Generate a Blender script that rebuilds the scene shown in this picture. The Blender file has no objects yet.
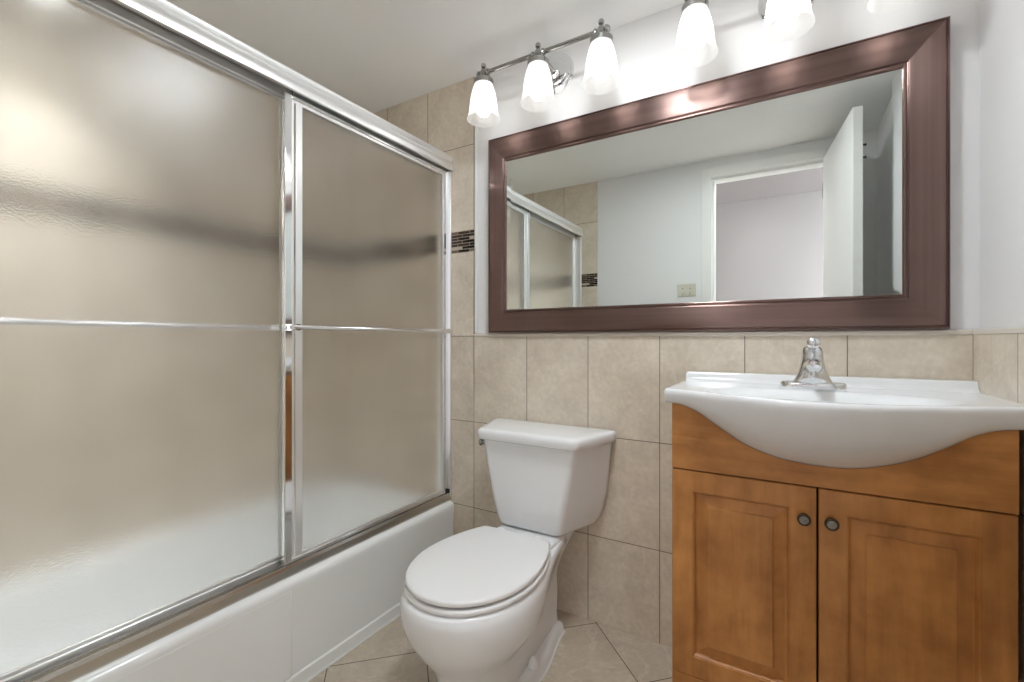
import bpy, bmesh, math, random
from mathutils import Vector, Matrix
C = bpy.context.scene.collection
S = bpy.context.scene
PI = math.pi
random.seed(4)

# ------------------------------------------------------------------ camera, world, lights, exposure
cam = bpy.data.cameras.new('camera')
cam.sensor_width = 36.0
cam.lens = 456.0 / 1024 * 36.0
cam.shift_y = -1.5 / 1024
cam.clip_start = 0.02
camo = bpy.data.objects.new('camera', cam)
C.objects.link(camo)
camo.location = (0, 0, 1.08)
camo.rotation_euler = (PI / 2, 0, math.radians(30.9))
S.camera = camo

S.view_settings.view_transform = 'Standard'
S.view_settings.look = 'None'
S.view_settings.gamma = 1.0
S.view_settings.use_curve_mapping = False
S.view_settings.exposure = 1.68

w = bpy.data.worlds.new('world'); S.world = w
w.use_nodes = True
w.node_tree.nodes['Background'].inputs[0].default_value = (0.90, 0.96, 1.0, 1)
w.node_tree.nodes['Background'].inputs[1].default_value = 2.9     # even background light as fill, entering at the open hall ends

BULB = 1.1          # emission of the vanity bulbs
HALL_FILL = 14.0           # emission of the added, unseen hall ceiling fill lamp
ROOM_FILL = 24.5          # emission of the fill lamp added on the bathroom ceiling, out of view
SHADE = 0.08         # glow of the lit white glass shades
SHOWER_FILL = 340.0        # emission of the spotlight added above the tub to brighten the shower

cy = S.cycles
cy.use_denoising = True
try: cy.denoiser = 'OPENIMAGEDENOISE'
except Exception: pass
cy.max_bounces = 14; cy.diffuse_bounces = 7; cy.glossy_bounces = 6
cy.transmission_bounces = 10; cy.transparent_max_bounces = 10
cy.caustics_reflective = True; cy.caustics_refractive = True
cy.blur_glossy = 0.6
cy.sample_clamp_indirect = 6.0

# ------------------------------------------------------------------ measures (metres; camera stands at x=0, y=0)
YB = 1.672      # painted back wall
YT = 1.660      # tile face of the back wall
XR = 0.442      # painted right wall
XRT = 0.427     # tile face of the right wall
XL = -2.05      # tile face behind the tub
YF = 0.060      # bathroom side of the front wall
YH = -0.06      # hall side of the front wall
H = 2.253
XE = -1.1916    # where the full height tiling ends
TW, TH = 0.2699, 0.383

# ------------------------------------------------------------------ helpers
def tag(o, label=None, cat=None, group=None, kind=None):
    if label: o['label'] = label
    if cat: o['category'] = cat
    if group: o['group'] = group
    if kind: o['kind'] = kind
    return o

def thing(name, loc, label, cat, group=None):
    o = bpy.data.objects.new(name, None); C.objects.link(o)
    o.location = loc
    o.empty_display_size = 0.05
    return tag(o, label, cat, group)

def root_off(p):
    v = Vector((0, 0, 0))
    while p is not None:
        v += p.location; p = p.parent
    return v

def obj(name, bm, mat, parent=None, smooth=None, bevel=None, seg=2, weld=True):
    """links the bmesh (world coordinates) as one mesh object"""
    if weld: bmesh.ops.remove_doubles(bm, verts=bm.verts, dist=1e-6)
    bmesh.ops.recalc_face_normals(bm, faces=bm.faces)
    if parent is not None:
        bmesh.ops.translate(bm, verts=bm.verts, vec=-root_off(parent))
    me = bpy.data.meshes.new(name); bm.to_mesh(me); bm.free()
    for m in (mat if isinstance(mat, (list, tuple)) else [mat]): me.materials.append(m)
    o = bpy.data.objects.new(name, me); C.objects.link(o)
    if parent is not None: o.parent = parent
    if bevel:
        b = o.modifiers.new('bevel', 'BEVEL'); b.width = bevel; b.segments = seg
        b.limit_method = 'ANGLE'; b.angle_limit = math.radians(40)
        smooth = 35 if smooth is None else smooth
    if smooth:
        for p in me.polygons: p.use_smooth = True
        me.set_sharp_from_angle(angle=math.radians(smooth))
    return o

def struct(name, bm, mat, parent=None, **k):
    o = obj(name, bm, mat, parent, **k)
    if parent is None: o['kind'] = 'structure'
    return o

def copy_tree(o, parent=None):
    c = o.copy(); C.objects.link(c)
    if parent is not None: c.parent = parent
    for ch in [q for q in bpy.data.objects if q.parent == o]:
        copy_tree(ch, c)
    return c

def box(bm, x0, x1, y0, y1, z0, z1):
    vs = [bm.verts.new((x, y, z)) for x in (x0, x1) for y in (y0, y1) for z in (z0, z1)]
    for f in ((0, 1, 3, 2), (4, 6, 7, 5), (0, 4, 5, 1), (2, 3, 7, 6), (0, 2, 6, 4), (1, 5, 7, 3)):
        bm.faces.new([vs[i] for i in f])
    return bm

def B(*a): return box(bmesh.new(), *a)

def loft(bm, rings, cap0=True, cap1=True, closed=True):
    rv = [[bm.verts.new(p) for p in r] for r in rings]
    n = len(rings[0])
    for a, b in zip(rv, rv[1:]):
        for i in range(n if closed else n - 1):
            j = (i + 1) % n
            bm.faces.new((a[i], a[j], b[j], b[i]))
    if cap0: bm.faces.new(rv[0][::-1])
    if cap1: bm.faces.new(rv[-1])
    return bm

def frame_axes(d):
    d = Vector(d).normalized()
    a = Vector((0, 0, 1)) if abs(d.z) < 0.9 else Vector((1, 0, 0))
    u = d.cross(a).normalized(); v = d.cross(u).normalized()
    return d, u, v

def lathe(bm, org, axis, prof, n=32, sx=1.0, sy=1.0, cap0=True, cap1=True):
    """prof: (distance along axis, radius)"""
    d, u, v = frame_axes(axis); org = Vector(org)
    rings = []
    for h, r in prof:
        r = max(r, 1e-4)
        rings.append([org + d * h + (u * math.cos(2 * PI * i / n) * sx + v * math.sin(2 * PI * i / n) * sy) * r for i in range(n)])
    return loft(bm, rings, cap0, cap1)

def tube(bm, pts, rads, n=16):
    pts = [Vector(p) for p in pts]
    if not isinstance(rads, (list, tuple)): rads = [rads] * len(pts)
    rings = []; pu = None
    for i, p in enumerate(pts):
        d = (pts[min(i + 1, len(pts) - 1)] - pts[max(i - 1, 0)]).normalized()
        if pu is None: _, u, v = frame_axes(d)
        else:
            u = (pu - d * pu.dot(d)).normalized(); v = d.cross(u)
        pu = u
        rings.append([p + (u * math.cos(2 * PI * k / n) + v * math.sin(2 * PI * k / n)) * rads[i] for k in range(n)])
    return loft(bm, rings)

def ball(bm, c, r, n=24, sz=1.0):
    prof = [(-r * sz * math.cos(PI * i / 12), r * math.sin(PI * i / 12)) for i in range(13)]
    return lathe(bm, c, (0, 0, 1), prof, n)

def catmull(vals, t):
    """vals: list of (t, v...) ; smooth interpolation"""
    if t <= vals[0][0]: return vals[0][1]
    if t >= vals[-1][0]: return vals[-1][1]
    for i in range(len(vals) - 1):
        if vals[i][0] <= t <= vals[i + 1][0]:
            p1, p2 = vals[i], vals[i + 1]
            p0 = vals[i - 1] if i > 0 else p1
            p3 = vals[i + 2] if i + 2 < len(vals) else p2
            s = (t - p1[0]) / (p2[0] - p1[0])
            m1 = (p2[1] - p0[1]) / max(p2[0] - p0[0], 1e-9) * (p2[0] - p1[0])
            m2 = (p3[1] - p1[1]) / max(p3[0] - p1[0], 1e-9) * (p2[0] - p1[0])
            return (2 * s**3 - 3 * s**2 + 1) * p1[1] + (s**3 - 2 * s**2 + s) * m1 + (-2 * s**3 + 3 * s**2) * p2[1] + (s**3 - s**2) * m2

# ------------------------------------------------------------------ materials
def mat(name, col=(0.8, 0.8, 0.8), rough=0.5, metal=0.0, **k):
    m = bpy.data.materials.new(name); m.use_nodes = True
    b = m.node_tree.nodes['Principled BSDF']
    b.inputs['Base Color'].default_value = (*col, 1)
    b.inputs['Roughness'].default_value = rough
    b.inputs['Metallic'].default_value = metal
    for a, v in k.items():
        b.inputs[a.replace('_', ' ')].default_value = v
    return m

def nodes(m): return m.node_tree.nodes, m.node_tree.links, m.node_tree.nodes['Principled BSDF']

def N(m, t, **k):
    n = m.node_tree.nodes.new(t)
    for a, v in k.items():
        if hasattr(n, a): setattr(n, a, v)
        else: n.inputs[a.replace('_', ' ')].default_value = v
    return n

def bump(m, height, strength=0.1, dist=0.002):
    nd, lk, b = nodes(m)
    bp = N(m, 'ShaderNodeBump'); bp.inputs['Strength'].default_value = strength; bp.inputs['Distance'].default_value = dist
    lk.new(height, bp.inputs['Height']); lk.new(bp.outputs[0], b.inputs['Normal'])

def paint(name, col, rough=0.45, scale=90, strength=0.06):
    m = mat(name, col, rough); nd, lk, b = nodes(m)
    tc = N(m, 'ShaderNodeTexCoord'); no = N(m, 'ShaderNodeTexNoise', Scale=scale, Detail=3.0)
    lk.new(tc.outputs['Object'], no.inputs['Vector']); bump(m, no.outputs[0], strength, 0.001)
    return m

def plane_coords(m, A, Bv, u0, v0):
    nd, lk, b = nodes(m)
    tc = N(m, 'ShaderNodeTexCoord')
    outs = []
    for ax, off in ((A, u0), (Bv, v0)):
        d = N(m, 'ShaderNodeVectorMath', operation='DOT_PRODUCT'); d.inputs[1].default_value = ax
        lk.new(tc.outputs['Object'], d.inputs[0])
        s = N(m, 'ShaderNodeMath', operation='SUBTRACT'); s.inputs[1].default_value = off
        lk.new(d.outputs['Value'], s.inputs[0]); outs.append(s.outputs[0])
    cb = N(m, 'ShaderNodeCombineXYZ')
    lk.new(outs[0], cb.inputs[0]); lk.new(outs[1], cb.inputs[1])
    return tc, cb

def tile_mat(name, A, Bv, u0, v0, wd, ht, c1, c2, grout, mortar=0.0016, rough=0.32, vein=(0.80, 0.75, 0.67)):
    m = mat(name, c1, rough); nd, lk, b = nodes(m)
    tc, cb = plane_coords(m, A, Bv, u0 - 12 * wd, v0 - 12 * ht)
    br = N(m, 'ShaderNodeTexBrick', offset=0.0, squash=1.0)
    br.inputs['Scale'].default_value = 1.0
    br.inputs['Brick Width'].default_value = wd; br.inputs['Row Height'].default_value = ht
    br.inputs['Mortar Size'].default_value = mortar; br.inputs['Mortar Smooth'].default_value = 0.1
    br.inputs['Color1'].default_value = (0, 0, 0, 1); br.inputs['Color2'].default_value = (1, 1, 1, 1)
    br.inputs['Mortar'].default_value = (0.5, 0.5, 0.5, 1)
    lk.new(cb.outputs[0], br.inputs['Vector'])
    # cloudy stone, shifted tile by tile
    sh = N(m, 'ShaderNodeVectorMath', operation='SCALE'); lk.new(br.outputs['Color'], sh.inputs[0]); sh.inputs['Scale'].default_value = 7.0
    ad = N(m, 'ShaderNodeVectorMath', operation='ADD'); lk.new(tc.outputs['Object'], ad.inputs[0]); lk.new(sh.outputs[0], ad.inputs[1])
    n1 = N(m, 'ShaderNodeTexNoise', Scale=6.0, Detail=6.0, Roughness=0.6, Distortion=0.6); lk.new(ad.outputs[0], n1.inputs['Vector'])
    r1 = N(m, 'ShaderNodeValToRGB'); r1.color_ramp.elements[0].position = 0.33; r1.color_ramp.elements[1].position = 0.68
    r1.color_ramp.elements[0].color = (*c2, 1); r1.color_ramp.elements[1].color = (*c1, 1)
    lk.new(n1.outputs[0], r1.inputs[0])
    # thin pale veins
    n2 = N(m, 'ShaderNodeTexNoise', Scale=4.5, Detail=5.0, Roughness=0.55, Distortion=1.4); lk.new(ad.outputs[0], n2.inputs['Vector'])
    r2 = N(m, 'ShaderNodeValToRGB'); e = r2.color_ramp.elements
    e[0].position = 0.485; e[0].color = (0, 0, 0, 1); e[1].position = 0.5; e[1].color = (0.26, 0.26, 0.26, 1)
    e2 = r2.color_ramp.elements.new(0.515); e2.color = (0, 0, 0, 1)
    lk.new(n2.outputs[0], r2.inputs[0])
    # small specks
    n3 = N(m, 'ShaderNodeTexNoise', Scale=60.0, Detail=3.0); lk.new(ad.outputs[0], n3.inputs['Vector'])
    r3 = N(m, 'ShaderNodeMapRange'); r3.inputs[1].default_value = 0.3; r3.inputs[2].default_value = 0.7; r3.inputs[3].default_value = 0.93; r3.inputs[4].default_value = 1.06
    lk.new(n3.outputs[0], r3.inputs[0])
    mv = N(m, 'ShaderNodeMix', data_type='RGBA'); lk.new(r2.outputs[0], mv.inputs[0]); lk.new(r1.outputs[0], mv.inputs[6]); mv.inputs[7].default_value = (*vein, 1)
    sp = N(m, 'ShaderNodeMix', data_type='RGBA', blend_type='MULTIPLY'); sp.inputs[0].default_value = 1.0
    lk.new(mv.outputs[2], sp.inputs[6]); lk.new(r3.outputs[0], sp.inputs[7])
    mg = N(m, 'ShaderNodeMix', data_type='RGBA'); lk.new(br.outputs['Fac'], mg.inputs[0]); lk.new(sp.outputs[2], mg.inputs[6]); mg.inputs[7].default_value = (*grout, 1)
    lk.new(mg.outputs[2], b.inputs['Base Color'])
    rr = N(m, 'ShaderNodeMapRange'); rr.inputs[3].default_value = rough; rr.inputs[4].default_value = 0.85
    lk.new(br.outputs['Fac'], rr.inputs[0]); lk.new(rr.outputs[0], b.inputs['Roughness'])
    inv = N(m, 'ShaderNodeMath', operation='SUBTRACT'); inv.inputs[0].default_value = 1.0; lk.new(br.outputs['Fac'], inv.inputs[1])
    bump(m, inv.outputs[0], 0.5, 0.0015)
    return m

def mosaic_mat(name, A):
    m = mat(name, (0.2, 0.15, 0.1), 0.15); nd, lk, b = nodes(m)
    tc, cb = plane_coords(m, A, (0, 0, 1), -20.0, 1.475 - 20 * 0.0137)
    br = N(m, 'ShaderNodeTexBrick', offset=0.37, offset_frequency=2)
    br.inputs['Scale'].default_value = 1.0
    br.inputs['Brick Width'].default_value = 0.066; br.inputs['Row Height'].default_value = 0.0137
    br.inputs['Mortar Size'].default_value = 0.0012; br.inputs['Mortar Smooth'].default_value = 0.05
    br.inputs['Color1'].default_value = (0, 0, 0, 1); br.inputs['Color2'].default_value = (1, 1, 1, 1)
    lk.new(cb.outputs[0], br.inputs['Vector'])
    r = N(m, 'ShaderNodeValToRGB'); r.color_ramp.interpolation = 'CONSTANT'; e = r.color_ramp.elements
    e[0].position = 0.0; e[0].color = (0.012, 0.008, 0.006, 1); e[1].position = 0.30; e[1].color = (0.05, 0.028, 0.018, 1)
    for p, c in ((0.52, (0.16, 0.11, 0.075, 1)), (0.68, (0.50, 0.42, 0.33, 1)), (0.80, (0.02, 0.014, 0.012, 1)), (0.93, (0.30, 0.24, 0.19, 1))):
        q = e.new(p); q.color = c
    lk.new(br.outputs['Color'], r.inputs[0])
    mg = N(m, 'ShaderNodeMix', data_type='RGBA'); lk.new(br.outputs['Fac'], mg.inputs[0]); lk.new(r.outputs[0], mg.inputs[6]); mg.inputs[7].default_value = (0.42, 0.36, 0.29, 1)
    lk.new(mg.outputs[2], b.inputs['Base Color'])
    return m

def wood_mat(name, along, dark=(0.33, 0.128, 0.030), light=(0.60, 0.268, 0.074)):
    m = mat(name, light, 0.42); nd, lk, b = nodes(m)
    tc = N(m, 'ShaderNodeTexCoord'); mp = N(m, 'ShaderNodeMapping')
    mp.inputs['Scale'].default_value = tuple(1.0 if i == along else 9.0 for i in range(3))
    lk.new(tc.outputs['Object'], mp.inputs[0])
    n1 = N(m, 'ShaderNodeTexNoise', Scale=3.2, Detail=6.0, Roughness=0.6, Distortion=0.3); lk.new(mp.outputs[0], n1.inputs['Vector'])
    n2 = N(m, 'ShaderNodeTexNoise', Scale=9.0, Detail=3.0, Roughness=0.6); lk.new(tc.outputs['Object'], n2.inputs['Vector'])
    a = N(m, 'ShaderNodeMath', operation='MULTIPLY'); a.inputs[1].default_value = 0.45; lk.new(n1.outputs[0], a.inputs[0])
    c = N(m, 'ShaderNodeMath', operation='MULTIPLY_ADD'); c.inputs[1].default_value = 0.55; lk.new(n2.outputs[0], c.inputs[0]); lk.new(a.outputs[0], c.inputs[2])
    r = N(m, 'ShaderNodeValToRGB'); e = r.color_ramp.elements
    e[0].position = 0.35; e[0].color = (*dark, 1); e[1].position = 0.64; e[1].color = (*light, 1)
    lk.new(c.outputs[0], r.inputs[0]); lk.new(r.outputs[0], b.inputs['Base Color'])
    bump(m, n1.outputs[0], 0.04, 0.001)
    return m

T1, T2 = (0.735, 0.655, 0.545), (0.60, 0.52, 0.42)
GR = (0.215, 0.17, 0.125)
M = {}
M['wall'] = paint('white wall paint', (0.79, 0.785, 0.785))
M['ceiling'] = paint('ceiling paint', (0.90, 0.90, 0.895), 0.6)
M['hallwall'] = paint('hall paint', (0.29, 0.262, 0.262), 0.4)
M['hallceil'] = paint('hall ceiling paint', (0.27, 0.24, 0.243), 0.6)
M['trim'] = paint('white gloss trim', (0.82, 0.82, 0.80), 0.3, 30, 0.02)
M['cap'] = mat('tile cap', (0.72, 0.66, 0.58), 0.35)
M['tile_b'] = tile_mat('beige wall tile x', (1, 0, 0), (0, 0, 1), XE, 1.095, TW, TH, T1, T2, GR)
M['tile_b_up'] = tile_mat('beige wall tile upper x', (1, 0, 0), (0, 0, 1), XE, 1.571, TW, TH, T1, T2, GR)
M['tile_s'] = tile_mat('beige wall tile y', (0, 1, 0), (0, 0, 1), 1.391, 1.095, TW, TH, T1, T2, GR)
M['tile_s_up'] = tile_mat('beige wall tile upper y', (0, 1, 0), (0, 0, 1), 1.391, 1.571, TW, TH, T1, T2, GR)
q = math.sqrt(0.5)
M['floor'] = tile_mat('beige floor tile', (q, q, 0), (-q, q, 0), 0.135 * q, 1.822 * q, 0.452 * q, 0.452 * q, (0.56, 0.485, 0.385), (0.45, 0.38, 0.30), (0.13, 0.10, 0.075), 0.0018, 0.3)
M['mos_x'] = mosaic_mat('mosaic strip x', (1, 0, 0))
M['mos_y'] = mosaic_mat('mosaic strip y', (0, 1, 0))
M['chrome'] = mat('polished chrome', (0.86, 0.87, 0.88), 0.08, 1.0)
M['faucet'] = mat('faucet chrome', (0.76, 0.77, 0.78), 0.14, 1.0)
M['alu'] = mat('bright aluminium', (0.93, 0.93, 0.93), 0.30, 0.75)
M['track'] = mat('worn track metal', (0.60, 0.575, 0.54), 0.25, 1.0)
M['aludark'] = mat('channel aluminium', (0.66, 0.65, 0.63), 0.35, 1.0)
M['nickel'] = mat('brushed nickel', (0.40, 0.395, 0.38), 0.2, 1.0)
M['rubber_gap_shade'] = mat('black gasket and gap shade', (0.015, 0.015, 0.015), 0.5)  # shower bumper rubber; also the painted shade under the toilet lid
M['porc'] = mat('white porcelain', (0.82, 0.83, 0.84), 0.12, 0.0)
M['sinkp'] = mat('white vitreous china', (0.80, 0.81, 0.82), 0.10, 0.0)
M['tub'] = mat('tub enamel', (0.84, 0.85, 0.84), 0.16, 0.0)
M['seat'] = mat('seat plastic', (0.82, 0.82, 0.82), 0.30, 0.0)
M['wood_v'] = wood_mat('maple grain upright', 2)
M['wood_h'] = wood_mat('maple grain level', 0)
M['bronze'] = mat('dark bronze', (0.09, 0.065, 0.045), 0.35, 0.9)
M['pewter'] = mat('worn pewter', (0.30, 0.29, 0.27), 0.35, 0.9)
M['mirror'] = mat('silvered glass', (0.83, 0.865, 0.84), 0.0, 1.0)
M['switch'] = mat('ivory plastic', (0.60, 0.58, 0.49), 0.35)
M['black'] = mat('cabinet inside', (0.03, 0.018, 0.012), 0.8)

# mirror frame: brushed copper brown metal
m = mat('brushed copper frame', (0.33, 0.19, 0.17), 0.33, 1.0); nd, lk, b = nodes(m)
b.inputs['Anisotropic'].default_value = 0.9; b.inputs['Anisotropic Rotation'].default_value = 0.25
uv = N(m, 'ShaderNodeUVMap'); tg = N(m, 'ShaderNodeTangent', direction_type='UV_MAP'); lk.new(tg.outputs[0], b.inputs['Tangent'])
mp = N(m, 'ShaderNodeMapping'); mp.inputs['Scale'].default_value = (0.8, 55, 1); lk.new(uv.outputs[0], mp.inputs[0])
no = N(m, 'ShaderNodeTexNoise', Scale=1.0, Detail=3.0); lk.new(mp.outputs[0], no.inputs['Vector'])
rm = N(m, 'ShaderNodeValToRGB'); rm.color_ramp.elements[0].position = 0.3; rm.color_ramp.elements[1].position = 0.7
rm.color_ramp.elements[0].color = (0.200, 0.130, 0.115, 1); rm.color_ramp.elements[1].color = (0.245, 0.163, 0.146, 1)
lk.new(no.outputs[0], rm.inputs[0]); lk.new(rm.outputs[0], b.inputs['Base Color'])
M['copper'] = m

# obscure (pebbled) shower glass
m = mat('obscure shower glass', (0.97, 0.965, 0.955), 0.24, 0.0); nd, lk, b = nodes(m)
b.inputs['Transmission Weight'].default_value = 1.0; b.inputs['IOR'].default_value = 1.45
tc = N(m, 'ShaderNodeTexCoord'); no = N(m, 'ShaderNodeTexNoise', Scale=260.0, Detail=2.0); lk.new(tc.outputs['Object'], no.inputs['Vector'])
bump(m, no.outputs[0], 0.25, 0.002)
M['frost'] = m

def emis(name, col, st):
    m = mat(name, (0.9, 0.9, 0.9), 0.4); b = m.node_tree.nodes['Principled BSDF']
    b.inputs['Emission Color'].default_value = (*col, 1); b.inputs['Emission Strength'].default_value = st
    return m
# lamp shade glass: white, translucent, glowing softly around its bulb
m = bpy.data.materials.new('lit white shade glass'); m.use_nodes = True; nt = m.node_tree; nt.nodes.clear()
out = nt.nodes.new('ShaderNodeOutputMaterial')
tl = nt.nodes.new('ShaderNodeBsdfTranslucent'); tl.inputs[0].default_value = (0.93, 0.93, 0.92, 1)
tr = nt.nodes.new('ShaderNodeBsdfTransparent'); tr.inputs[0].default_value = (0.97, 0.97, 0.96, 1)
gl = nt.nodes.new('ShaderNodeBsdfGlossy'); gl.inputs['Roughness'].default_value = 0.15
em = nt.nodes.new('ShaderNodeEmission'); em.inputs[0].default_value = (1.0, 0.985, 0.965, 1); em.inputs[1].default_value = SHADE
m1 = nt.nodes.new('ShaderNodeMixShader'); m1.inputs[0].default_value = 0.25
m2 = nt.nodes.new('ShaderNodeMixShader'); m2.inputs[0].default_value = 0.04
ad = nt.nodes.new('ShaderNodeAddShader')
nt.links.new(tl.outputs[0], m1.inputs[1]); nt.links.new(tr.outputs[0], m1.inputs[2])
nt.links.new(m1.outputs[0], m2.inputs[1]); nt.links.new(gl.outputs[0], m2.inputs[2])
nt.links.new(m2.outputs[0], ad.inputs[0]); nt.links.new(em.outputs[0], ad.inputs[1]); nt.links.new(ad.outputs[0], out.inputs[0])
M['shade'] = m
M['bulb'] = emis('lit bulb', (1.0, 0.97, 0.93), BULB)
M['room_fill'] = emis('added room fill diffuser', (0.90, 0.96, 1.0), ROOM_FILL)
M['tub_fill'] = emis('added tub fill lens', (0.90, 0.96, 1.0), SHOWER_FILL)
M['hall_fill'] = emis('added hall fill diffuser', (1.0, 0.95, 0.95), HALL_FILL)

# ------------------------------------------------------------------ the room
struct('floor', B(XL - 0.1, XR + 0.12, YH, YB + 0.1, -0.05, 0.0), M['floor'])
struct('floor_hall', B(-3.0, 2.6, -1.15, YH, -0.05, 0.0), M['floor'])
struct('ceiling', B(XL - 0.1, XR + 0.12, YH, YB + 0.1, H, H + 0.05), M['ceiling'])
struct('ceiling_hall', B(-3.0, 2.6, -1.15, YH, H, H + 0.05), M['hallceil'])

wb = struct('wall_back', B(XL - 0.1, XR + 0.12, YB, YB + 0.1, 0, H), M['wall'])
struct('wainscot_tiles', B(XE, XRT, YT, YB, 0, 1.092), M['tile_b'], wb)
struct('shower_tiles', B(XL, XE, YT, YB, 0, 1.475), M['tile_b'], wb)
struct('upper_shower_tiles', B(XL, XE, YT, YB, 1.571, H), M['tile_b_up'], wb)
struct('mosaic_band', B(XL, XE, YT - 0.001, YB, 1.475, 1.571), M['mos_x'], wb)
struct('tile_cap', B(XE, XRT, YT - 0.002, YB, 1.092, 1.106), M['cap'], wb, bevel=0.003)
struct('edge_trim', B(XE, XE + 0.016, YT + 0.002, YB, 1.106, H), M['trim'], wb, bevel=0.003)

wl = struct('wall_left', B(XL - 0.1, XL - 0.012, YH, YB, 0, H), M['wall'])
struct('shower_tiles', B(XL - 0.012, XL, YF, YT, 0, 1.475), M['tile_s'], wl)
struct('upper_shower_tiles', B(XL - 0.012, XL, YF, YT, 1.571, H), M['tile_s_up'], wl)
struct('mosaic_band', B(XL - 0.012, XL + 0.001, YF, YT, 1.475, 1.571), M['mos_y'], wl)

wr = struct('wall_right', B(XR, XR + 0.12, YH, YB, 0, H), M['wall'])
struct('wainscot_tiles', B(XRT, XR, YF, YT, 0, 1.092), M['tile_s'], wr)
struct('tile_cap', B(XRT - 0.002, XR, YF, YT, 1.092, 1.106), M['cap'], wr, bevel=0.003)

DX0, DX1, DZ = -0.414, 0.205, 2.142        # door opening
bm = bmesh.new()
box(bm, XL - 0.1, DX0, YH, YF - 0.012, 0, H)
box(bm, DX1, XR, YH, YF - 0.012, 0, H)
box(bm, DX0, DX1, YH, YF - 0.012, DZ, H)
box(bm, XE, DX0, YF - 0.012, YF, 1.1, H)
box(bm, DX1, XR, YF - 0.012, YF, 0, H)
box(bm, DX0, DX1, YF - 0.012, YF, DZ, H)
wf = struct('wall_front', bm, M['wall'])
struct('wainscot_tiles', B(XE, DX0 - 0.055, YF - 0.012, YF + 0.001, 0, 1.1), M['tile_b'], wf)
struct('shower_tiles', B(XL, XE - 0.002, YF - 0.012, YF, 0, 1.475), M['tile_b'], wf)
struct('upper_shower_tiles', B(XL, XE - 0.002, YF - 0.012, YF, 1.571, H), M['tile_b_up'], wf)
struct('mosaic_band', B(XL, XE - 0.002, YF - 0.012, YF + 0.001, 1.475, 1.571), M['mos_x'], wf)

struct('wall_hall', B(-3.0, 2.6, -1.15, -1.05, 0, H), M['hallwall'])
# door casing and jamb
bm = bmesh.new()
box(bm, DX0 - 0.055, DX0, YF, YF + 0.011, 0, DZ + 0.055)
box(bm, DX0, DX1, YF, YF + 0.011, DZ, DZ + 0.055)
box(bm, DX0, DX0 + 0.004, YH, YF + 0.009, 0, DZ)
box(bm, DX0 + 0.004, DX0 + 0.016, YH, YF - 0.04, 0, DZ - 0.016)
box(bm, DX0, DX1, YH, YF - 0.04, DZ - 0.016, DZ)
struct('trim_1', bm, M['trim'], bevel=0.0025)
struct('trim_2', B(DX1 - 0.004, DX1, YH, YF, 0, DZ), M['trim'])

# open door leaf
hx, hy = 0.19, 0.085
ang = math.radians(90 - 6.5)
L, TK = 0.645, 0.038
bm = B(0, L, -TK, 0, 0.012, 2.13)
R = Matrix.Translation((hx, hy, 0)) @ Matrix.Rotation(ang, 4, 'Z')
bmesh.ops.transform(bm, matrix=R, verts=bm.verts)
d1 = struct('door_1', bm, M['trim'], bevel=0.002)
def on_door(bm): bmesh.ops.transform(bm, matrix=R, verts=bm.verts); return bm
bm = bmesh.new()
for z in (0.2, 1.05, 1.9): lathe(bm, (-0.004, -0.004, z), (0, 0, 1), [(0, 0.006), (0.09, 0.006)], 12)
struct('hinge', on_door(bm), M['nickel'], d1)
bm = bmesh.new()
for z in (1.90, 1.957):
    lathe(bm, (L - 0.012, -TK, z), (0, -1, 0), [(0, 0.006), (0.008, 0.004), (0.012, 0.007), (0.016, 0.002)], 12)
struct('coat_peg', on_door(bm), M['bronze'], d1, smooth=40)

# ------------------------------------------------------------------ added unseen fill lamps (hall, room, tub) and switch plate
hxl, hyl = -0.22, -0.20
t = thing('ceiling_fill_lamp', (hxl, hyl, H), 'added unseen small round flush ceiling fill lamp out in the hall just beyond the bathroom doorway', 'ceiling fill lamp')
bm = bmesh.new(); lathe(bm, (hxl, hyl, H), (0, 0, -1), [(0, 0.105), (0.008, 0.105), (0.010, 0.100)], 32); obj('base', bm, M['nickel'], t, smooth=40)
bm = bmesh.new(); lathe(bm, (hxl, hyl, H - 0.009), (0, 0, -1), [(0, 0.098), (0.008, 0.095), (0.014, 0.07), (0.016, 0.001)], 32); obj('diffuser', bm, M['hall_fill'], t, smooth=60)
cx_, cy_ = -0.37, 0.965
t = thing('ceiling_fill_lamp', (cx_, cy_, H), 'added unseen slim round flush ceiling fill lamp over the middle of the bathroom floor', 'ceiling fill lamp')
bm = bmesh.new(); lathe(bm, (cx_, cy_, H), (0, 0, -1), [(0, 0.138), (0.004, 0.138), (0.0055, 0.135), (0.0055, 0.130)], 32); obj('base', bm, M['trim'], t, smooth=40)
bm = bmesh.new(); lathe(bm, (cx_, cy_, H - 0.0040), (0, 0, -1), [(0, 0.1295), (0.0015, 0.1295), (0.002, 0.12), (0.0022, 0.001)], 32); obj('diffuser', bm, M['room_fill'], t, smooth=60)
lx, ly = -1.78, 0.42
t = thing('fill_spotlight', (lx, ly, H), 'added unseen white cylinder spotlight on the ceiling above the bathtub', 'ceiling fill lamp')
bm = bmesh.new(); lathe(bm, (lx, ly, H), (0, 0, -1), [(0, 0.062), (0.128, 0.062), (0.130, 0.060), (0.128, 0.056), (0.012, 0.055)], 32); obj('housing', bm, M['trim'], t, smooth=40)
bm = bmesh.new(); lathe(bm, (lx, ly, H - 0.0125), (0, 0, -1), [(0, 0.052), (0.003, 0.052), (0.0035, 0.001)], 32); obj('lens', bm, M['tub_fill'], t)

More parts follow.
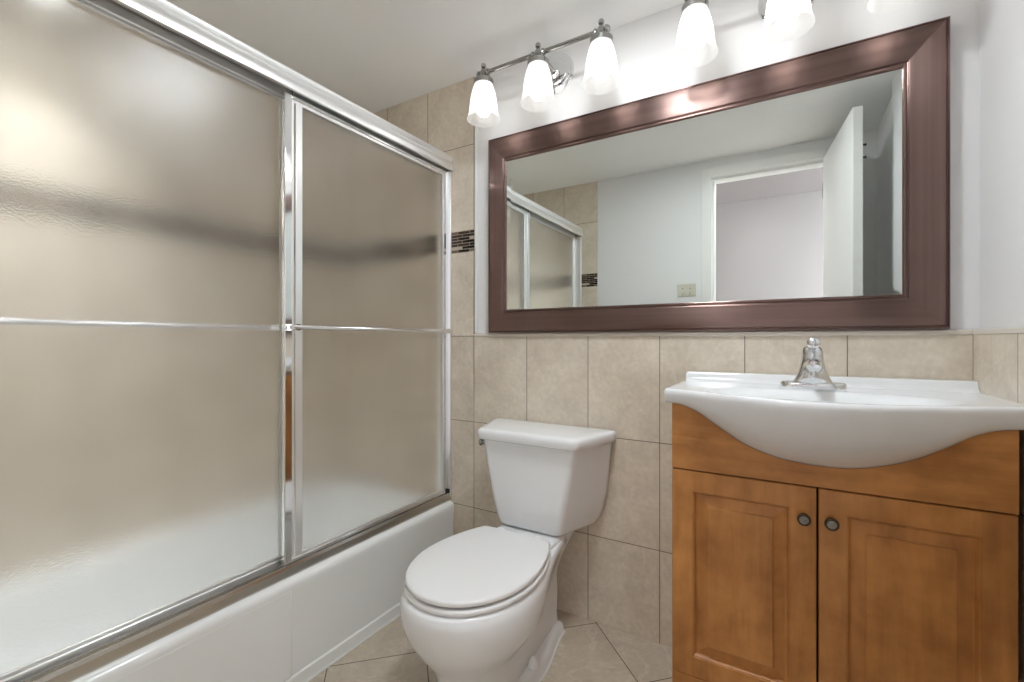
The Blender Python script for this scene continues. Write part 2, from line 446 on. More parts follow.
t = thing('light_switch', (-0.566, YF, 1.39), 'ivory double switch plate on the white wall beside the door frame', 'light switch')
obj('switch_plate', B(-0.625, -0.507, YF, YF + 0.006, 1.325, 1.452), M['switch'], t, bevel=0.003)
for x in (-0.589, -0.543):
    bm = B(x - 0.005, x + 0.005, YF + 0.004, YF + 0.018, 1.383, 1.397)
    tog = obj('toggle', bm, M['switch'], t, bevel=0.002)
    for z in (1.358, 1.421):
        bm = bmesh.new(); lathe(bm, (x, YF + 0.006, z), (0, 1, 0), [(0, 0.0035), (0.0015, 0.003)], 10)
        obj('screw', bm, M['nickel'], t)

# ------------------------------------------------------------------ bathtub
X0, X1, Z1 = XL + 0.002, -1.294, 0.343
Y0, Y1 = YF + 0.002, YT - 0.002
def rrect(x0, x1, y0, y1, r, z, n=8):
    pts = []
    for cx_, cy_, a0 in ((x1 - r, y1 - r, 0), (x0 + r, y1 - r, PI / 2), (x0 + r, y0 + r, PI), (x1 - r, y0 + r, 1.5 * PI)):
        for i in range(n + 1):
            a = a0 + PI / 2 * i / n
            pts.append(Vector((cx_ + r * math.cos(a), cy_ + r * math.sin(a), z)))
    return pts
rings = [rrect(X0, X1 - 0.006, Y0, Y1, 0.012, 0.0), rrect(X0, X1 - 0.006, Y0, Y1, 0.012, 0.20), rrect(X0, X1 - 0.005, Y0, Y1, 0.012, 0.24), rrect(X0, X1 - 0.002, Y0, Y1, 0.012, 0.28), rrect(X0, X1, Y0, Y1, 0.012, 0.305)]
for i in range(7):
    a = PI / 2 * i / 6
    d = 0.022 * (1 - math.cos(a))
    rings.append(rrect(X0, X1 - d, Y0, Y1 - d * 0.3, 0.012 + d * 0.5, Z1 - 0.022 + 0.022 * math.sin(a)))
rings += [rrect(X0 + 0.05, X1 - 0.075, Y0 + 0.08, Y1 - 0.06, 0.10, Z1), rrect(X0 + 0.06, X1 - 0.088, Y0 + 0.092, Y1 - 0.07, 0.11, Z1 - 0.012),
          rrect(X0 + 0.07, X1 - 0.10, Y0 + 0.11, Y1 - 0.08, 0.12, 0.25), rrect(X0 + 0.10, X1 - 0.13, Y0 + 0.20, Y1 - 0.12, 0.13, 0.09),
          rrect(X0 + 0.14, X1 - 0.17, Y0 + 0.27, Y1 - 0.16, 0.13, 0.055), rrect(X0 + 0.2, X1 - 0.23, Y0 + 0.35, Y1 - 0.22, 0.1, 0.05)]
bm = bmesh.new(); loft(bm, rings)
tub = obj('bathtub', bm, M['tub'], smooth=50)
tag(tub, 'white alcove bathtub with rounded rim and recessed apron beneath the sliding glass doors', 'bathtub')
bm = bmesh.new()
xa, xb = X1 - 0.030, X1 + 0.0004
box(bm, xa, xb, Y0, Y1 - 0.002, 0.0, 0.046)
box(bm, xa, xb, Y0 + 0.004, 0.853, 0.046, 0.316)
obj('apron', bm, M['tub'], tub, bevel=0.005, seg=3)
obj('caulk', B(X1 - 0.002, X1 + 0.004, Y0, Y1, 0.0, 0.005), M['trim'], tub)
bm = bmesh.new(); lathe(bm, (-1.67, 1.32, 0.052), (0, 0, 1), [(0, 0.035), (0.004, 0.034), (0.006, 0.02), (0.004, 0.001)], 24)
obj('drain', bm, M['chrome'], tub, smooth=40)

# ------------------------------------------------------------------ sliding shower doors
t = thing('shower_enclosure', (-1.35, 0.86, 0.343), 'chrome framed sliding shower doors with obscure glass standing on the tub rim', 'shower door')
def sweep_y(prof, y0, y1):       # prof: closed (x,z) outline
    bm = bmesh.new()
    loft(bm, [[Vector((x, y, z)) for x, z in prof] for y in (y0, y1)])
    return bm
YA, YZ = YF + 0.001, YT - 0.001
zt = 1.921
head = [(-1.405, zt), (-1.330, zt), (-1.318, zt - 0.0005), (-1.310, zt - 0.003), (-1.3065, zt - 0.009), (-1.308, zt - 0.017), (-1.3125, zt - 0.025), (-1.312, zt - 0.032),
        (-1.3075, zt - 0.040), (-1.3055, zt - 0.050), (-1.3055, zt - 0.059), (-1.3065, zt - 0.066), (-1.316, zt - 0.066),
        (-1.316, zt - 0.014), (-1.395, zt - 0.014), (-1.395, zt - 0.068), (-1.405, zt - 0.068)]
obj('header_rail', sweep_y(head, YA, YZ), M['alu'], t, smooth=30)
obj('track_divider', sweep_y([(-1.357, zt - 0.014), (-1.354, zt - 0.014), (-1.354, zt - 0.045), (-1.357, zt - 0.045)], YA, YZ), M['aludark'], t)
zb = Z1 + 0.0005
trk = [(-1.318, zb), (-1.318, zb + 0.026), (-1.3215, zb + 0.034), (-1.326, zb + 0.034), (-1.328, zb + 0.022), (-1.349, zb + 0.018), (-1.351, zb + 0.030), (-1.355, zb + 0.030),
       (-1.357, zb + 0.016), (-1.386, zb + 0.014), (-1.388, zb + 0.024), (-1.392, zb + 0.024), (-1.392, zb)]
obj('bottom_track', sweep_y(trk, YA, YZ), M['track'], t, smooth=20)
for ya, yb in ((YA, YA + 0.012), (YZ - 0.012, YZ)):
    bm = bmesh.new(); box(bm, -1.395, -1.316, ya, yb, zb + 0.016, zt - 0.068)
    j = obj('side_jamb', bm, M['alu'], t, bevel=0.003)
bm = bmesh.new(); box(bm, -1.328, -1.318, YZ - 0.020, YZ - 0.010, zb + 0.034, zb + 0.052); obj('bumper', bm, M['rubber_gap_shade'], t, bevel=0.002)

def slide_panel(xc, y0, y1, z0, z1, side):
    """framed glass panel; side=+1: its raised face looks into the room"""
    def fr(a0, a1, b0, b1, wd, x0, x1, bm):
        box(bm, x0, x1, a0, a0 + wd, b0, b1); box(bm, x0, x1, a1 - wd, a1, b0, b1)
        box(bm, x0, x1, a0 + wd, a1 - wd, b0, b0 + wd); box(bm, x0, x1, a0 + wd, a1 - wd, b1 - wd, b1)
    bm = bmesh.new()
    fr(y0, y1, z0, z1, 0.024, xc - 0.009, xc + 0.009, bm)
    f = obj('door_panel', bm, M['chrome'] if side > 0 else M['alu'], t, bevel=0.0025)
    bm = bmesh.new()
    fr(y0 + 0.0235, y1 - 0.0235, z0 + 0.0235, z1 - 0.0235, 0.010, xc - 0.0055, xc + 0.0055, bm)
    obj('glazing_bead', bm, M['alu'], f, bevel=0.002)
    g = obj('glass_pane', B(xc - 0.0025, xc + 0.0025, y0 + 0.028, y1 - 0.028, z0 + 0.028, z1 - 0.028), M['frost'], f)
    return f
pz0, pz1 = zb + 0.022, zt - 0.060
pan = slide_panel(-1.338, 0.850, YZ - 0.013, pz0, pz1, 1)
pan2 = slide_panel(-1.373, YA + 0.013, 0.895, pz0 - 0.004, zt - 0.046, -1)
bm = bmesh.new(); box(bm, -1.3355, -1.3315, 0.889, 0.913, pz0 + 0.03, pz1 - 0.03); obj('seal_strip', bm, M['alu'], pan, bevel=0.0015)
pan['label'] = 'outer sliding glass panel'; pan2['label'] = 'inner sliding glass panel'
def towel_bar(p, xw, xb_, ya, yb, z):
    bm = bmesh.new()
    tube(bm, [(xb_, ya, z), (xb_, yb, z)], 0.0075, 16)
    for y in (ya + 0.018, yb - 0.018):
        lo, hi = min(xw, xb_), max(xw, xb_)
        box(bm, lo, hi + 0.004, y - 0.007, y + 0.007, z - 0.010, z + 0.010)
    for y in (ya, yb): ball(bm, (xb_, y, z), 0.008, 16)
    obj('towel_bar', bm, M['chrome'], p, smooth=40)
towel_bar(pan, -1.3288, -1.292, 0.852, YZ - 0.030, 1.118)
towel_bar(pan2, -1.382, -1.418, YA + 0.03, 0.890, 1.118)

# ------------------------------------------------------------------ toilet
TX = -0.80
t = thing('toilet', (TX, 1.2, 0.0), 'white two-piece toilet with closed lid between the bathtub and the vanity', 'toilet')
def outline(secs, z, n=64):
    """secs: list of (y, half width) from front tip to back; returns a closed ring around TX"""
    y0, y1 = secs[0][0], secs[-1][0]
    right = []
    m_ = n // 2
    for i in range(m_ + 1):
        # denser at the ends
        s = 0.5 - 0.5 * math.cos(PI * i / m_)
        y = y0 + (y1 - y0) * s
        right.append((y, y))
    pts = []
    def wid(y):
        s = (y - y0) / (y1 - y0)
        return max(0.0, catmull([((a - y0) / (y1 - y0), b_) for a, b_ in secs], s))
    for y, _ in right: pts.append(Vector((TX + wid(y), y, z)))
    for y, _ in right[::-1][1:-1]: pts.append(Vector((TX - wid(y), y, z)))
    return pts
def egg(yf, ym, yb, wm, wb, z, n=64, pf=2.0, par=False):
    """egg outline: front tip yf, widest at ym (half width wm), squared back yb with half width wb"""
    pts = []
    h = n // 2
    half = []
    for i in range(h // 2 + 1):
        a = PI / 2 * i / (h // 2)
        half.append((ym - (ym - yf) * math.cos(a) ** (2 / pf), wm * math.sin(a) ** (2 / pf)))
    k = h - h // 2
    for i in range(1, k + 1):
        s = i / k
        y = ym + (yb - ym) * min(1, s * 1.12)
        e_ = min(1, s * 1.12)
        wd = wm + (wb - wm) * (e_**2 if par else 3 * e_**2 - 2 * e_**3)
        if s * 1.12 > 1: wd = wb * (1 - (s * 1.12 - 1) / 0.12)
        half.append((y, wd))
    for y, x in half: pts.append(Vector((TX + x, y, z)))
    for y, x in half[::-1][1:-1]: pts.append(Vector((TX - x, y, z)))
    return pts
# bowl and pedestal
rings = [egg(0.985, 1.16, 1.53, 0.104, 0.085, 0.000), egg(0.980, 1.16, 1.53, 0.106, 0.085, 0.030), egg(0.985, 1.15, 1.53, 0.102, 0.080, 0.080),
         egg(0.980, 1.14, 1.54, 0.106, 0.078, 0.130), egg(0.960, 1.13, 1.54, 0.126, 0.078, 0.170), egg(0.925, 1.125, 1.53, 0.164, 0.080, 0.215),
         egg(0.898, 1.12, 1.52, 0.192, 0.090, 0.260), egg(0.886, 1.12, 1.52, 0.201, 0.106, 0.300), egg(0.882, 1.12, 1.52, 0.199, 0.120, 0.340),
         egg(0.886, 1.12, 1.52, 0.193, 0.126, 0.362), egg(0.894, 1.12, 1.51, 0.184, 0.120, 0.370)]
bm = bmesh.new(); loft(bm, rings)
# deck that carries the tank
loft(bm, [rrect(TX - a, TX + a, 1.36, yb_, 0.03, z) for a, yb_, z in ((0.076, 1.54, 0.16), (0.080, 1.555, 0.24), (0.092, 1.58, 0.29), (0.110, 1.605, 0.335), (0.121, 1.62, 0.362), (0.1225, 1.62, 0.374), (0.117, 1.615, 0.381))])
# foot
rs = []
for z, g in ((0.0, 0.0), (0.030, -0.004), (0.042, -0.010), (0.046, -0.020)):
    rs.append(egg(1.08 - g, 1.29, 1.55 + g, 0.137 + g, 0.10 + g, z, pf=1.8))
loft(bm, rs)
obj('bowl', bm, M['porc'], t, smooth=60)
# bolt caps
for s in (-1, 1):
    bm = bmesh.new(); lathe(bm, (TX + s * 0.116, 1.275, 0.044), (0, 0, 1), [(0, 0.0165), (0.012, 0.016), (0.024, 0.0125), (0.031, 0.007), (0.034, 0.001)], 20)
    obj('bolt_cap', bm, M['seat'], t, smooth=60)
obj('caulk', loft(bmesh.new(), [egg(1.076, 1.29, 1.555, 0.141, 0.104, 0.0005, pf=1.8), egg(1.078, 1.29, 1.552, 0.138, 0.101, 0.006, pf=1.8)]), M['trim'], t)
# seat and lid
def seat_ring(z, g):
    return egg(0.900 - g, 1.135, 1.366 + g * 0.4, 0.188 + g, 0.127 + g, z, pf=2.05, par=True)
bm = bmesh.new(); loft(bm, [seat_ring(0.3705, -0.010), seat_ring(0.372, -0.001), seat_ring(0.377, 0.004), seat_ring(0.384, 0.004), seat_ring(0.3875, 0.001), seat_ring(0.3885, -0.006)]); obj('seat', bm, M['seat'], t, smooth=50)
bm = bmesh.new(); loft(bm, [seat_ring(0.3960, -0.006), seat_ring(0.3972, 0.0), seat_ring(0.4055, 0.001), seat_ring(0.4090, -0.001), seat_ring(0.4105, -0.006), seat_ring(0.4112, -0.02)])
lid = obj('lid', bm, M['seat'], t, smooth=50)
bm = bmesh.new(); loft(bm, [seat_ring(0.3885, -0.014), seat_ring(0.3961, -0.014)]); obj('lid_gap_shade', bm, M['rubber_gap_shade'], t)  # black filler that paints the shadow line between seat and lid
for s in (-1, 1):
    bm = bmesh.new(); lathe(bm, (TX + s * 0.075, 1.385, 0.385), (0, 0, 1), [(0, 0.016), (0.012, 0.016), (0.018, 0.012), (0.020, 0.001)], 16)
    obj('hinge', bm, M['seat'], t, smooth=50)
# tank
def trap(hf, hb, yf, yb_, z, r=0.012):
    """trapezoid outline, corners rounded"""
    P = [Vector((TX - hf, yf, z)), Vector((TX + hf, yf, z)), Vector((TX + hb, yb_ - 0.03, z)), Vector((TX + hb, yb_, z)), Vector((TX - hb, yb_, z)), Vector((TX - hb, yb_ - 0.03, z))]
    out = []
    n = len(P)
    for i in range(n):
        a, p, c = P[i - 1], P[i], P[(i + 1) % n]
        rr = min(r, (a - p).length * 0.45, (c - p).length * 0.45)
        d0 = (a - p).normalized() * rr; d1_ = (c - p).normalized() * rr
        for k in range(6):
            s = k / 5
            out.append(p + d0 * (1 - s) ** 2 + d1_ * s ** 2)
    return out
bm = bmesh.new()
tk = []
for z, hf, hb, yf in ((0.382, 0.095, 0.150, 1.475), (0.386, 0.114, 0.178, 1.456), (0.396, 0.124, 0.192, 1.447), (0.42, 0.131, 0.206, 1.443), (0.46, 0.140, 0.220, 1.438), (0.52, 0.151, 0.232, 1.434), (0.60, 0.167, 0.241, 1.431), (0.66, 0.178, 0.246, 1.430), (0.702, 0.186, 0.250, 1.430)):
    tk.append(trap(hf, hb, yf, 1.648, z, 0.022))
loft(bm, tk); obj('tank', bm, M['porc'], t, smooth=50)
bm = bmesh.new()
loft(bm, [trap(0.188, 0.250, 1.424, 1.650, 0.7025, 0.02), trap(0.199, 0.262, 1.412, 1.652, 0.707, 0.024), trap(0.202, 0.265, 1.409, 1.653, 0.716, 0.026),
          trap(0.202, 0.265, 1.409, 1.653, 0.729, 0.026), trap(0.200, 0.263, 1.411, 1.652, 0.7375, 0.027), trap(0.195, 0.258, 1.417, 1.650, 0.7425, 0.028), trap(0.18, 0.245, 1.435, 1.64, 0.7440, 0.03)])
obj('tank_lid', bm, M['porc'], t, smooth=50)
bm = bmesh.new()
lathe(bm, (TX - 0.186, 1.462, 0.683), (-1, -0.3, 0), [(0, 0.012), (0.010, 0.012), (0.012, 0.008), (0.018, 0.008), (0.0195, 0.0125), (0.026, 0.0145), (0.031, 0.0125), (0.033, 0.001)], 20)
tube(bm, [(TX - 0.209, 1.452, 0.683), (TX - 0.212, 1.47, 0.682), (TX - 0.214, 1.50, 0.679)], [0.007, 0.0075, 0.006], 14)
obj('flush_lever', bm, M['nickel'], t, smooth=50)

# ------------------------------------------------------------------ vanity cabinet
CX0, CX1, CY = -0.268, 0.404, 1.31
t = thing('vanity_cabinet', ((CX0 + CX1) / 2, 1.48, 0.0), 'honey brown maple vanity cabinet with two raised panel doors under the white sink', 'cabinet')
zc_pts = [(-0.285, 0.9055), (-0.268, 0.905), (-0.239, 0.9005), (-0.2, 0.884), (-0.1635, 0.859), (-0.0924, 0.8135), (-0.0212, 0.788), (0.04, 0.7795), (0.09, 0.778), (0.137, 0.7815),
          (0.196, 0.7968), (0.2511, 0.8203), (0.2933, 0.8469), (0.3336, 0.8755), (0.3679, 0.8913), (0.4094, 0.8986), (0.427, 0.899)]
def zc(x): return catmull(zc_pts, x)
for x0, x1 in ((CX0, CX0 + 0.016), (CX1 - 0.016, CX1)):
    obj('side_panel', B(x0, x1, CY + 0.021, YT - 0.002, 0.0, 0.885), M['wood_v'], t)
obj('cabinet_bottom', B(CX0 + 0.016, CX1 - 0.016, CY + 0.03, YT - 0.004, 0.15, 0.165), M['black'], t)
obj('back_board', B(CX0 + 0.016, CX1 - 0.016, YT - 0.012, YT - 0.003, 0.165, 0.76), M['black'], t)
obj('divider', B(0.050, 0.084, CY + 0.024, CY + 0.04, 0.166, 0.73), M['black'], t)
# false front with the curved cut-out for the basin
bm = bmesh.new()
n = 60
xs = [CX0 + (CX1 - CX0) * i / n for i in range(n + 1)]
fr_, bk_ = [], []
for y in (CY, CY + 0.019):
    lo = [bm.verts.new((x, y, 0.7275)) for x in xs]; hi = [bm.verts.new((x, y, min(zc(x) - 0.001, 0.9045))) for x in xs]
    (fr_ if y == CY else bk_).extend([lo, hi])
for i in range(n):
    bm.faces.new((fr_[0][i], fr_[0][i + 1], fr_[1][i + 1], fr_[1][i]))
    bm.faces.new((bk_[0][i], bk_[1][i], bk_[1][i + 1], bk_[0][i + 1]))
    bm.faces.new((fr_[1][i], fr_[1][i + 1], bk_[1][i + 1], bk_[1][i]))
    bm.faces.new((fr_[0][i], bk_[0][i], bk_[0][i + 1], fr_[0][i + 1]))
for i in (0, n): bm.faces.new((fr_[0][i], fr_[1][i], bk_[1][i], bk_[0][i]))
obj('front_panel', bm, M['wood_h'], t, weld=False)
obj('base_rail', B(CX0, CX1, CY + 0.001, CY + 0.020, 0.0, 0.1665), M['wood_h'], t, bevel=0.0015)
def rect_loops(x0, x1, z0, z1, yf, prof):
    """rings of rectangles: (inset, depth behind the face)"""
    rings = [[Vector((x0 + i, yf + d, z0 + i)), Vector((x1 - i, yf + d, z0 + i)), Vector((x1 - i, yf + d, z1 - i)), Vector((x0 + i, yf + d, z1 - i))] for i, d in prof]
    bm = bmesh.new(); loft(bm, rings); return bm
prof = [(0, 0.019), (0, 0.003), (0.0015, 0.0008), (0.004, 0), (0.0535, 0), (0.0545, 0.0025), (0.0565, 0.0028), (0.0585, 0.0055), (0.0610, 0.0120), (0.0650, 0.0125), (0.078, 0.0095), (0.0895, 0.0068), (0.0903, 0.0015), (0.0925, 0.0005)]
doors = []
for x0, x1, kx in ((CX0, 0.0648, 0.039), (0.0692, CX1, 0.0935)):
    d = obj('door', rect_loops(x0, x1, 0.168, 0.7235, CY, prof), M['wood_v'], t, smooth=18)
    bm = bmesh.new()
    lathe(bm, (kx, CY, 0.651), (0, -1, 0), [(0, 0.0095), (0.003, 0.009), (0.005, 0.006), (0.014, 0.0062), (0.017, 0.012), (0.021, 0.0148), (0.025, 0.0140), (0.0265, 0.0115), (0.0262, 0.0098)], 28)
    k = obj('knob', bm, M['bronze'], d, smooth=35)
    bm = bmesh.new()
    lathe(bm, (kx, CY - 0.0255, 0.651), (0, -1, 0), [(0, 0.0098), (0.0015, 0.0095), (0.003, 0.0075), (0.0032, 0.0055), (0.0022, 0.0045), (0.0030, 0.003), (0.0036, 0.0005)], 24)
    obj('knob_face', bm, M['pewter'], k, smooth=35)
    d['label'] = 'left door' if x0 < 0 else 'right door'

# ------------------------------------------------------------------ sink
SX0, SX1, SZ = -0.286, XRT - 0.001, 0.945
SC, SH = 0.5 * (SX0 + SX1), 0.5 * (SX1 - SX0)
def yfront(x):
    d = max(-1, min(1, (x - SC) / SH))
    return 1.298 - 0.135 * (0.42 * math.cos(PI / 2 * d) ** 2 + 0.58 * (1 - d * d))
bx, by, brx, bry, bdep = SC, 1.322, 0.262, 0.118, 0.110
def deck(x, y):
    r = math.hypot((x - bx) / brx, (y - by) / (bry))
    # a little lift of the front rim
    z = SZ
    if r < 1.0:
        z -= bdep * (1 - r ** 2.0) ** 1.6
    elif r < 1.12:
        z -= 0.0
    # shallow dished tray round the basin
    return z
def sect(x, f):
    """cross-section at x; f=1 normal, <1 shrinks for rounded ends"""
    yf = yfront(x); zcc = zc(x)
    P = []
    e = 0.004 * (1 - f)
    P.append((YT - 0.001, SZ - 0.02)); P.append((YT - 0.001, 0.968 - e)); P.append((YT - 0.004, 0.9715 - e)); P.append((1.628, 0.9715 - e)); P.append((1.6225, 0.970 - e)); P.append((1.619, 0.965 - e))
    P.append((1.616, 0.955 - e)); P.append((1.611, 0.9485 - e)); P.append((1.603, SZ - e))
    n_ = 44
    ya, yb_ = 1.596, yf + 0.010
    for i in range(n_ + 1):
        y = ya + (yb_ - ya) * i / n_
        P.append((y, deck(x, y) - e))
    P += [(yf + 0.005, SZ - 0.0008 - e), (yf + 0.0018, SZ - 0.0035 - e), (yf + 0.0004, SZ - 0.008 - e), (yf, SZ - 0.014)]
    p0 = (yf, SZ - 0.014); p2 = (CY, zcc); hgt = p0[1] - zcc
    amt = min(1, max(0, (CY - yf - 0.012) / 0.12))
    p1 = (yf + 0.004 + 0.012 * amt, zcc + hgt * (0.04 + 0.36 * amt))
    for i in range(1, 15):
        s = i / 14
        P.append(((1 - s)**2 * p0[0] + 2 * s * (1 - s) * p1[0] + s * s * p2[0], (1 - s)**2 * p0[1] + 2 * s * (1 - s) * p1[1] + s * s * p2[1]))
    # hidden underside
    zm = min(zcc, 0.905)
    P += [(1.36, zm - 0.006 * (SZ - zm) / 0.16), (1.45, zm + (0.90 - zm) * 0.35), (1.52, zm + (0.905 - zm) * 0.8), (1.58, 0.906), (YT - 0.001, 0.906)]
    return [Vector((x, y, z)) for y, z in P]
bm = bmesh.new()
nx = 96
xs = [SX0, SX0 + 0.0012, SX0 + 0.004] + [SX0 + 0.008 + (SX1 - SX0 - 0.008) * i / nx for i in range(nx + 1)]
fs = [0.0, 0.6, 0.92] + [1] * (nx + 1)
loft(bm, [sect(x, f) for x, f in zip(xs, fs)])
sink = obj('vanity_sink', bm, M['sinkp'], smooth=38)
tag(sink, 'white ceramic belly-front vanity sink top on the wooden cabinet', 'sink')
bm = bmesh.new(); lathe(bm, (bx, by, SZ - bdep - 0.007), (0, 0, 1), [(0, 0.024), (0.005, 0.024), (0.0065, 0.018), (0.004, 0.001)], 24)
obj('drain', bm, M['chrome'], sink, smooth=40)

# ------------------------------------------------------------------ faucet
fx, fy = 0.064, 1.478
t = thing('faucet', (fx, fy, SZ), 'chrome single-lever faucet on the back deck of the sink', 'faucet')
def stad(hx_, hy_, z, n=10, cy_=fy):
    pts = []
    for sx_, a0 in ((1, -PI / 2), (-1, PI / 2)):
        for i in range(n + 1):
            a = a0 + PI * i / n
            pts.append(Vector((fx + sx_ * (hx_ - hy_) + hy_ * math.cos(a), cy_ + hy_ * math.sin(a), z)))
    return pts
bm = bmesh.new(); zb_ = SZ + 0.0002
loft(bm, [stad(0.075, 0.0285, zb_), stad(0.076, 0.0295, zb_ + 0.002), stad(0.075, 0.0285, zb_ + 0.015), stad(0.0725, 0.026, zb_ + 0.019), stad(0.066, 0.0195, zb_ + 0.020)])
obj('base_plate', bm, M['faucet'], t, smooth=40)
bm = bmesh.new()
rings = []
for z, rx, ry, dy in ((0.022, 0.047, 0.0265, 0), (0.027, 0.0445, 0.026, -0.002), (0.036, 0.0395, 0.026, -0.004), (0.050, 0.0340, 0.0255, -0.004), (0.066, 0.0295, 0.0245, -0.001), (0.084, 0.0262, 0.0238, 0.002), (0.098, 0.0248, 0.0235, 0.003),
                     (0.108, 0.0238, 0.0225, 0.003), (0.117, 0.0200, 0.019, 0.003), (0.123, 0.0125, 0.012, 0.003), (0.1255, 0.001, 0.001, 0.003)):
    rings.append([Vector((fx + rx * math.cos(2 * PI * i / 32), fy + dy + ry * math.sin(2 * PI * i / 32), SZ - 0.005 + z)) for i in range(32)])
loft(bm, rings); obj('body', bm, M['faucet'], t, smooth=35)
bm = bmesh.new()
tube(bm, [(fx, fy - 0.002, SZ + 0.060), (fx, fy - 0.03, SZ + 0.066), (fx, fy - 0.06, SZ + 0.0685), (fx, fy - 0.088, SZ + 0.067), (fx, fy - 0.096, SZ + 0.0655), (fx, fy - 0.0975, SZ + 0.065)], [0.025, 0.0215, 0.0185, 0.0165, 0.0150, 0.010], 28)
lathe(bm, (fx, fy - 0.084, SZ + 0.056), (0, 0, -1), [(0, 0.0105), (0.012, 0.0105), (0.013, 0.008)], 20)
obj('spout', bm, M['faucet'], t, smooth=40)
bm = bmesh.new()
tube(bm, [(fx, fy + 0.002, SZ + 0.116), (fx, fy - 0.02, SZ + 0.123), (fx, fy - 0.040, SZ + 0.124), (fx, fy - 0.052, SZ + 0.125)], [0.015, 0.0125, 0.0115, 0.0115], 20)
lathe(bm, (fx, fy - 0.048, SZ + 0.1245), (0, -1, 0.10), [(0, 0.006), (0.002, 0.0135), (0.006, 0.0155), (0.012, 0.0145), (0.016, 0.010), (0.017, 0.001)], 24)
obj('lever_handle', bm, M['faucet'], t, smooth=40)
bm = bmesh.new(); tube(bm, [(fx, fy + 0.036, SZ - 0.001), (fx, fy + 0.036, SZ + 0.03)], 0.002, 10); ball(bm, (fx, fy + 0.036, SZ + 0.034), 0.005, 14)
obj('drain_lift_rod', bm, M['faucet'], t, smooth=40)

# ------------------------------------------------------------------ mirror
t = thing('wall_mirror', (-0.365, YB, 1.525), 'large framed wall mirror in brushed copper brown hanging above the sink', 'mirror')
OUT = (-1.103, 0.379, 1.109, 1.944); INN = (-1.010, 0.279, 1.206, 1.832)
prof = [(0.0, 0.0), (0.0, 0.026), (0.012, 0.0295), (0.035, 0.0295), (0.05, 0.027), (0.07, 0.0275), (0.11, 0.0335), (0.20, 0.036), (0.45, 0.0370), (0.70, 0.0375), (0.84, 0.0375), (0.865, 0.0365), (0.875, 0.0335), (0.90, 0.0325), (0.93, 0.036), (0.965, 0.0365), (0.985, 0.034), (1.0, 0.029), (1.0, 0.0)]
bm = bmesh.new(); uvl = bm.loops.layers.uv.new('UVMap')
def corner(f):
    a = [OUT[i] + (INN[i] - OUT[i]) * f for i in range(4)]
    return [(a[0], a[2]), (a[1], a[2]), (a[1], a[3]), (a[0], a[3])]
for s in range(4):
    strip = []
    for f, d in prof:
        c = corner(f); p, q2 = c[s], c[(s + 1) % 4]
        strip.append((bm.verts.new((p[0], YB - 0.0005 - d, p[1])), bm.verts.new((q2[0], YB - 0.0005 - d, q2[1])), f))
    for (a, b_, f0), (c, d_, f1) in zip(strip, strip[1:]):
        fc = bm.faces.new((a, b_, d_, c))
        for lp in fc.loops:
            v = lp.vert
            along = v.co.x if s % 2 == 0 else v.co.z
            lp[uvl].uv = (along, (f0 if v in (a, b_) else f1) * 0.1 + s * 0.37)
obj('frame', bm, M['copper'], t, smooth=22, weld=False)
g = 0.022
gy = YB - 0.030
A = (INN[0], INN[1], INN[2], INN[3])
bm = bmesh.new()
loft(bm, [[Vector((A[0] + i, gy + d, A[2] + i)), Vector((A[1] - i, gy + d, A[2] + i)), Vector((A[1] - i, gy + d, A[3] - i)), Vector((A[0] + i, gy + d, A[3] - i))] for i, d in ((0, 0.010), (0, 0.0003), (g, 0.0))])
obj('mirror_glass', bm, M['mirror'], t)

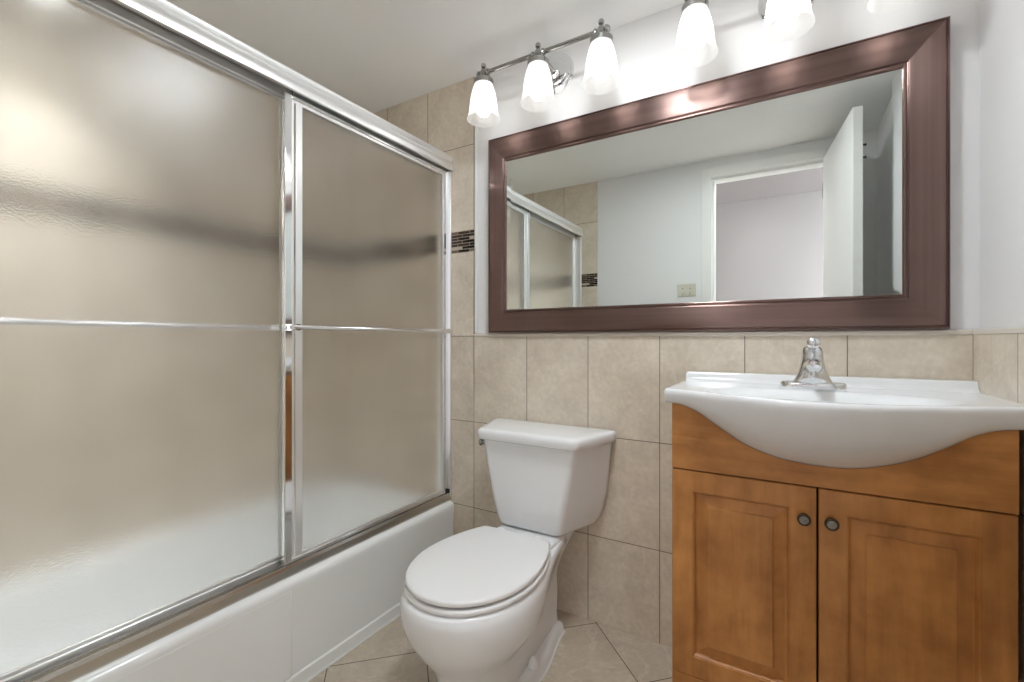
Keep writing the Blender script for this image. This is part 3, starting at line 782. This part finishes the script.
# ------------------------------------------------------------------ vanity lights
LZ, LY = 2.150, 1.515
def vanity_light(cx0):
    t = thing('vanity_light', (cx0, YB, LZ), 'chrome three-lamp bar light with frosted bell shades nearest the shower', 'wall light', 'pair of three-lamp bar lights above the mirror')
    bm = bmesh.new(); lathe(bm, (cx0, YB - 0.0005, LZ), (0, -1, 0), [(0, 0.080), (0.006, 0.080), (0.009, 0.076), (0.011, 0.069), (0.014, 0.068), (0.017, 0.064), (0.018, 0.056), (0.021, 0.054), (0.024, 0.048), (0.026, 0.030), (0.034, 0.022), (0.037, 0.014), (0.037, 0.001)], 48)
    obj('backplate', bm, M['chrome'], t, smooth=25)
    bm = bmesh.new(); tube(bm, [(cx0, YB - 0.03, LZ), (cx0, LY + 0.012, LZ)], 0.009, 16)
    lathe(bm, (cx0, LY + 0.03, LZ), (0, -1, 0), [(0, 0.009), (0.003, 0.014), (0.010, 0.014), (0.014, 0.009)], 20)
    obj('arm', bm, M['nickel'], t, smooth=40)
    bm = bmesh.new(); tube(bm, [(cx0 - 0.268, LY, LZ), (cx0 + 0.268, LY, LZ)], 0.0085, 16)
    for x in (-0.247, 0, 0.247):
        for s in (-1, 1):
            lathe(bm, (cx0 + x + s * 0.016, LY, LZ), (s, 0, 0), [(0, 0.008), (0.001, 0.013), (0.005, 0.014), (0.009, 0.012), (0.010, 0.008)], 20)
    for s in (-1, 1):
        lathe(bm, (cx0 + s * 0.262, LY, LZ), (s, 0, 0), [(0, 0.008), (0.004, 0.0115), (0.010, 0.012), (0.015, 0.008), (0.017, 0.001)], 20)
    obj('rod', bm, M['nickel'], t, smooth=40)
    for x in (-0.247, 0, 0.247):
        c = (cx0 + x, LY, LZ)
        bm = bmesh.new()
        lathe(bm, c, (0, 0, 1), [(-0.048, 0.030), (-0.047, 0.0395), (-0.030, 0.0400), (-0.027, 0.038), (-0.024, 0.032), (-0.018, 0.024), (-0.010, 0.019), (0.0, 0.016), (0.010, 0.013), (0.016, 0.008), (0.022, 0.006), (0.024, 0.0095), (0.031, 0.0105), (0.037, 0.0085), (0.040, 0.001)], 28)
        obj('lamp_holder', bm, M['nickel'], t, smooth=35)
        bm = bmesh.new()
        pr = [(-0.044, 0.0345), (-0.050, 0.0375), (-0.062, 0.0420), (-0.080, 0.0470), (-0.105, 0.0522), (-0.130, 0.0555), (-0.150, 0.0575), (-0.162, 0.0592), (-0.174, 0.0622), (-0.184, 0.0658), (-0.187, 0.0660)]
        lathe(bm, c, (0, 0, 1), pr, 40, cap0=False, cap1=False)
        sh = obj('shade', bm, M['shade'], t, smooth=60)
        so = sh.modifiers.new('rim', 'SOLIDIFY'); so.thickness = 0.0001
        sh.modifiers.remove(so)
        bm = bmesh.new()
        lathe(bm, c, (0, 0, 1), [(-0.049, 0.013), (-0.080, 0.015), (-0.100, 0.022), (-0.120, 0.0285), (-0.138, 0.0305), (-0.155, 0.0285), (-0.168, 0.020), (-0.174, 0.009), (-0.175, 0.001)], 20)
        obj('bulb', bm, M['bulb'], sh, smooth=60)
    return t
vl = vanity_light(-0.793)
v2 = copy_tree(vl)
v2.location = (0.006, YB, LZ)
v2['label'] = 'chrome three-lamp bar light with frosted bell shades above the sink side, partly out of frame'
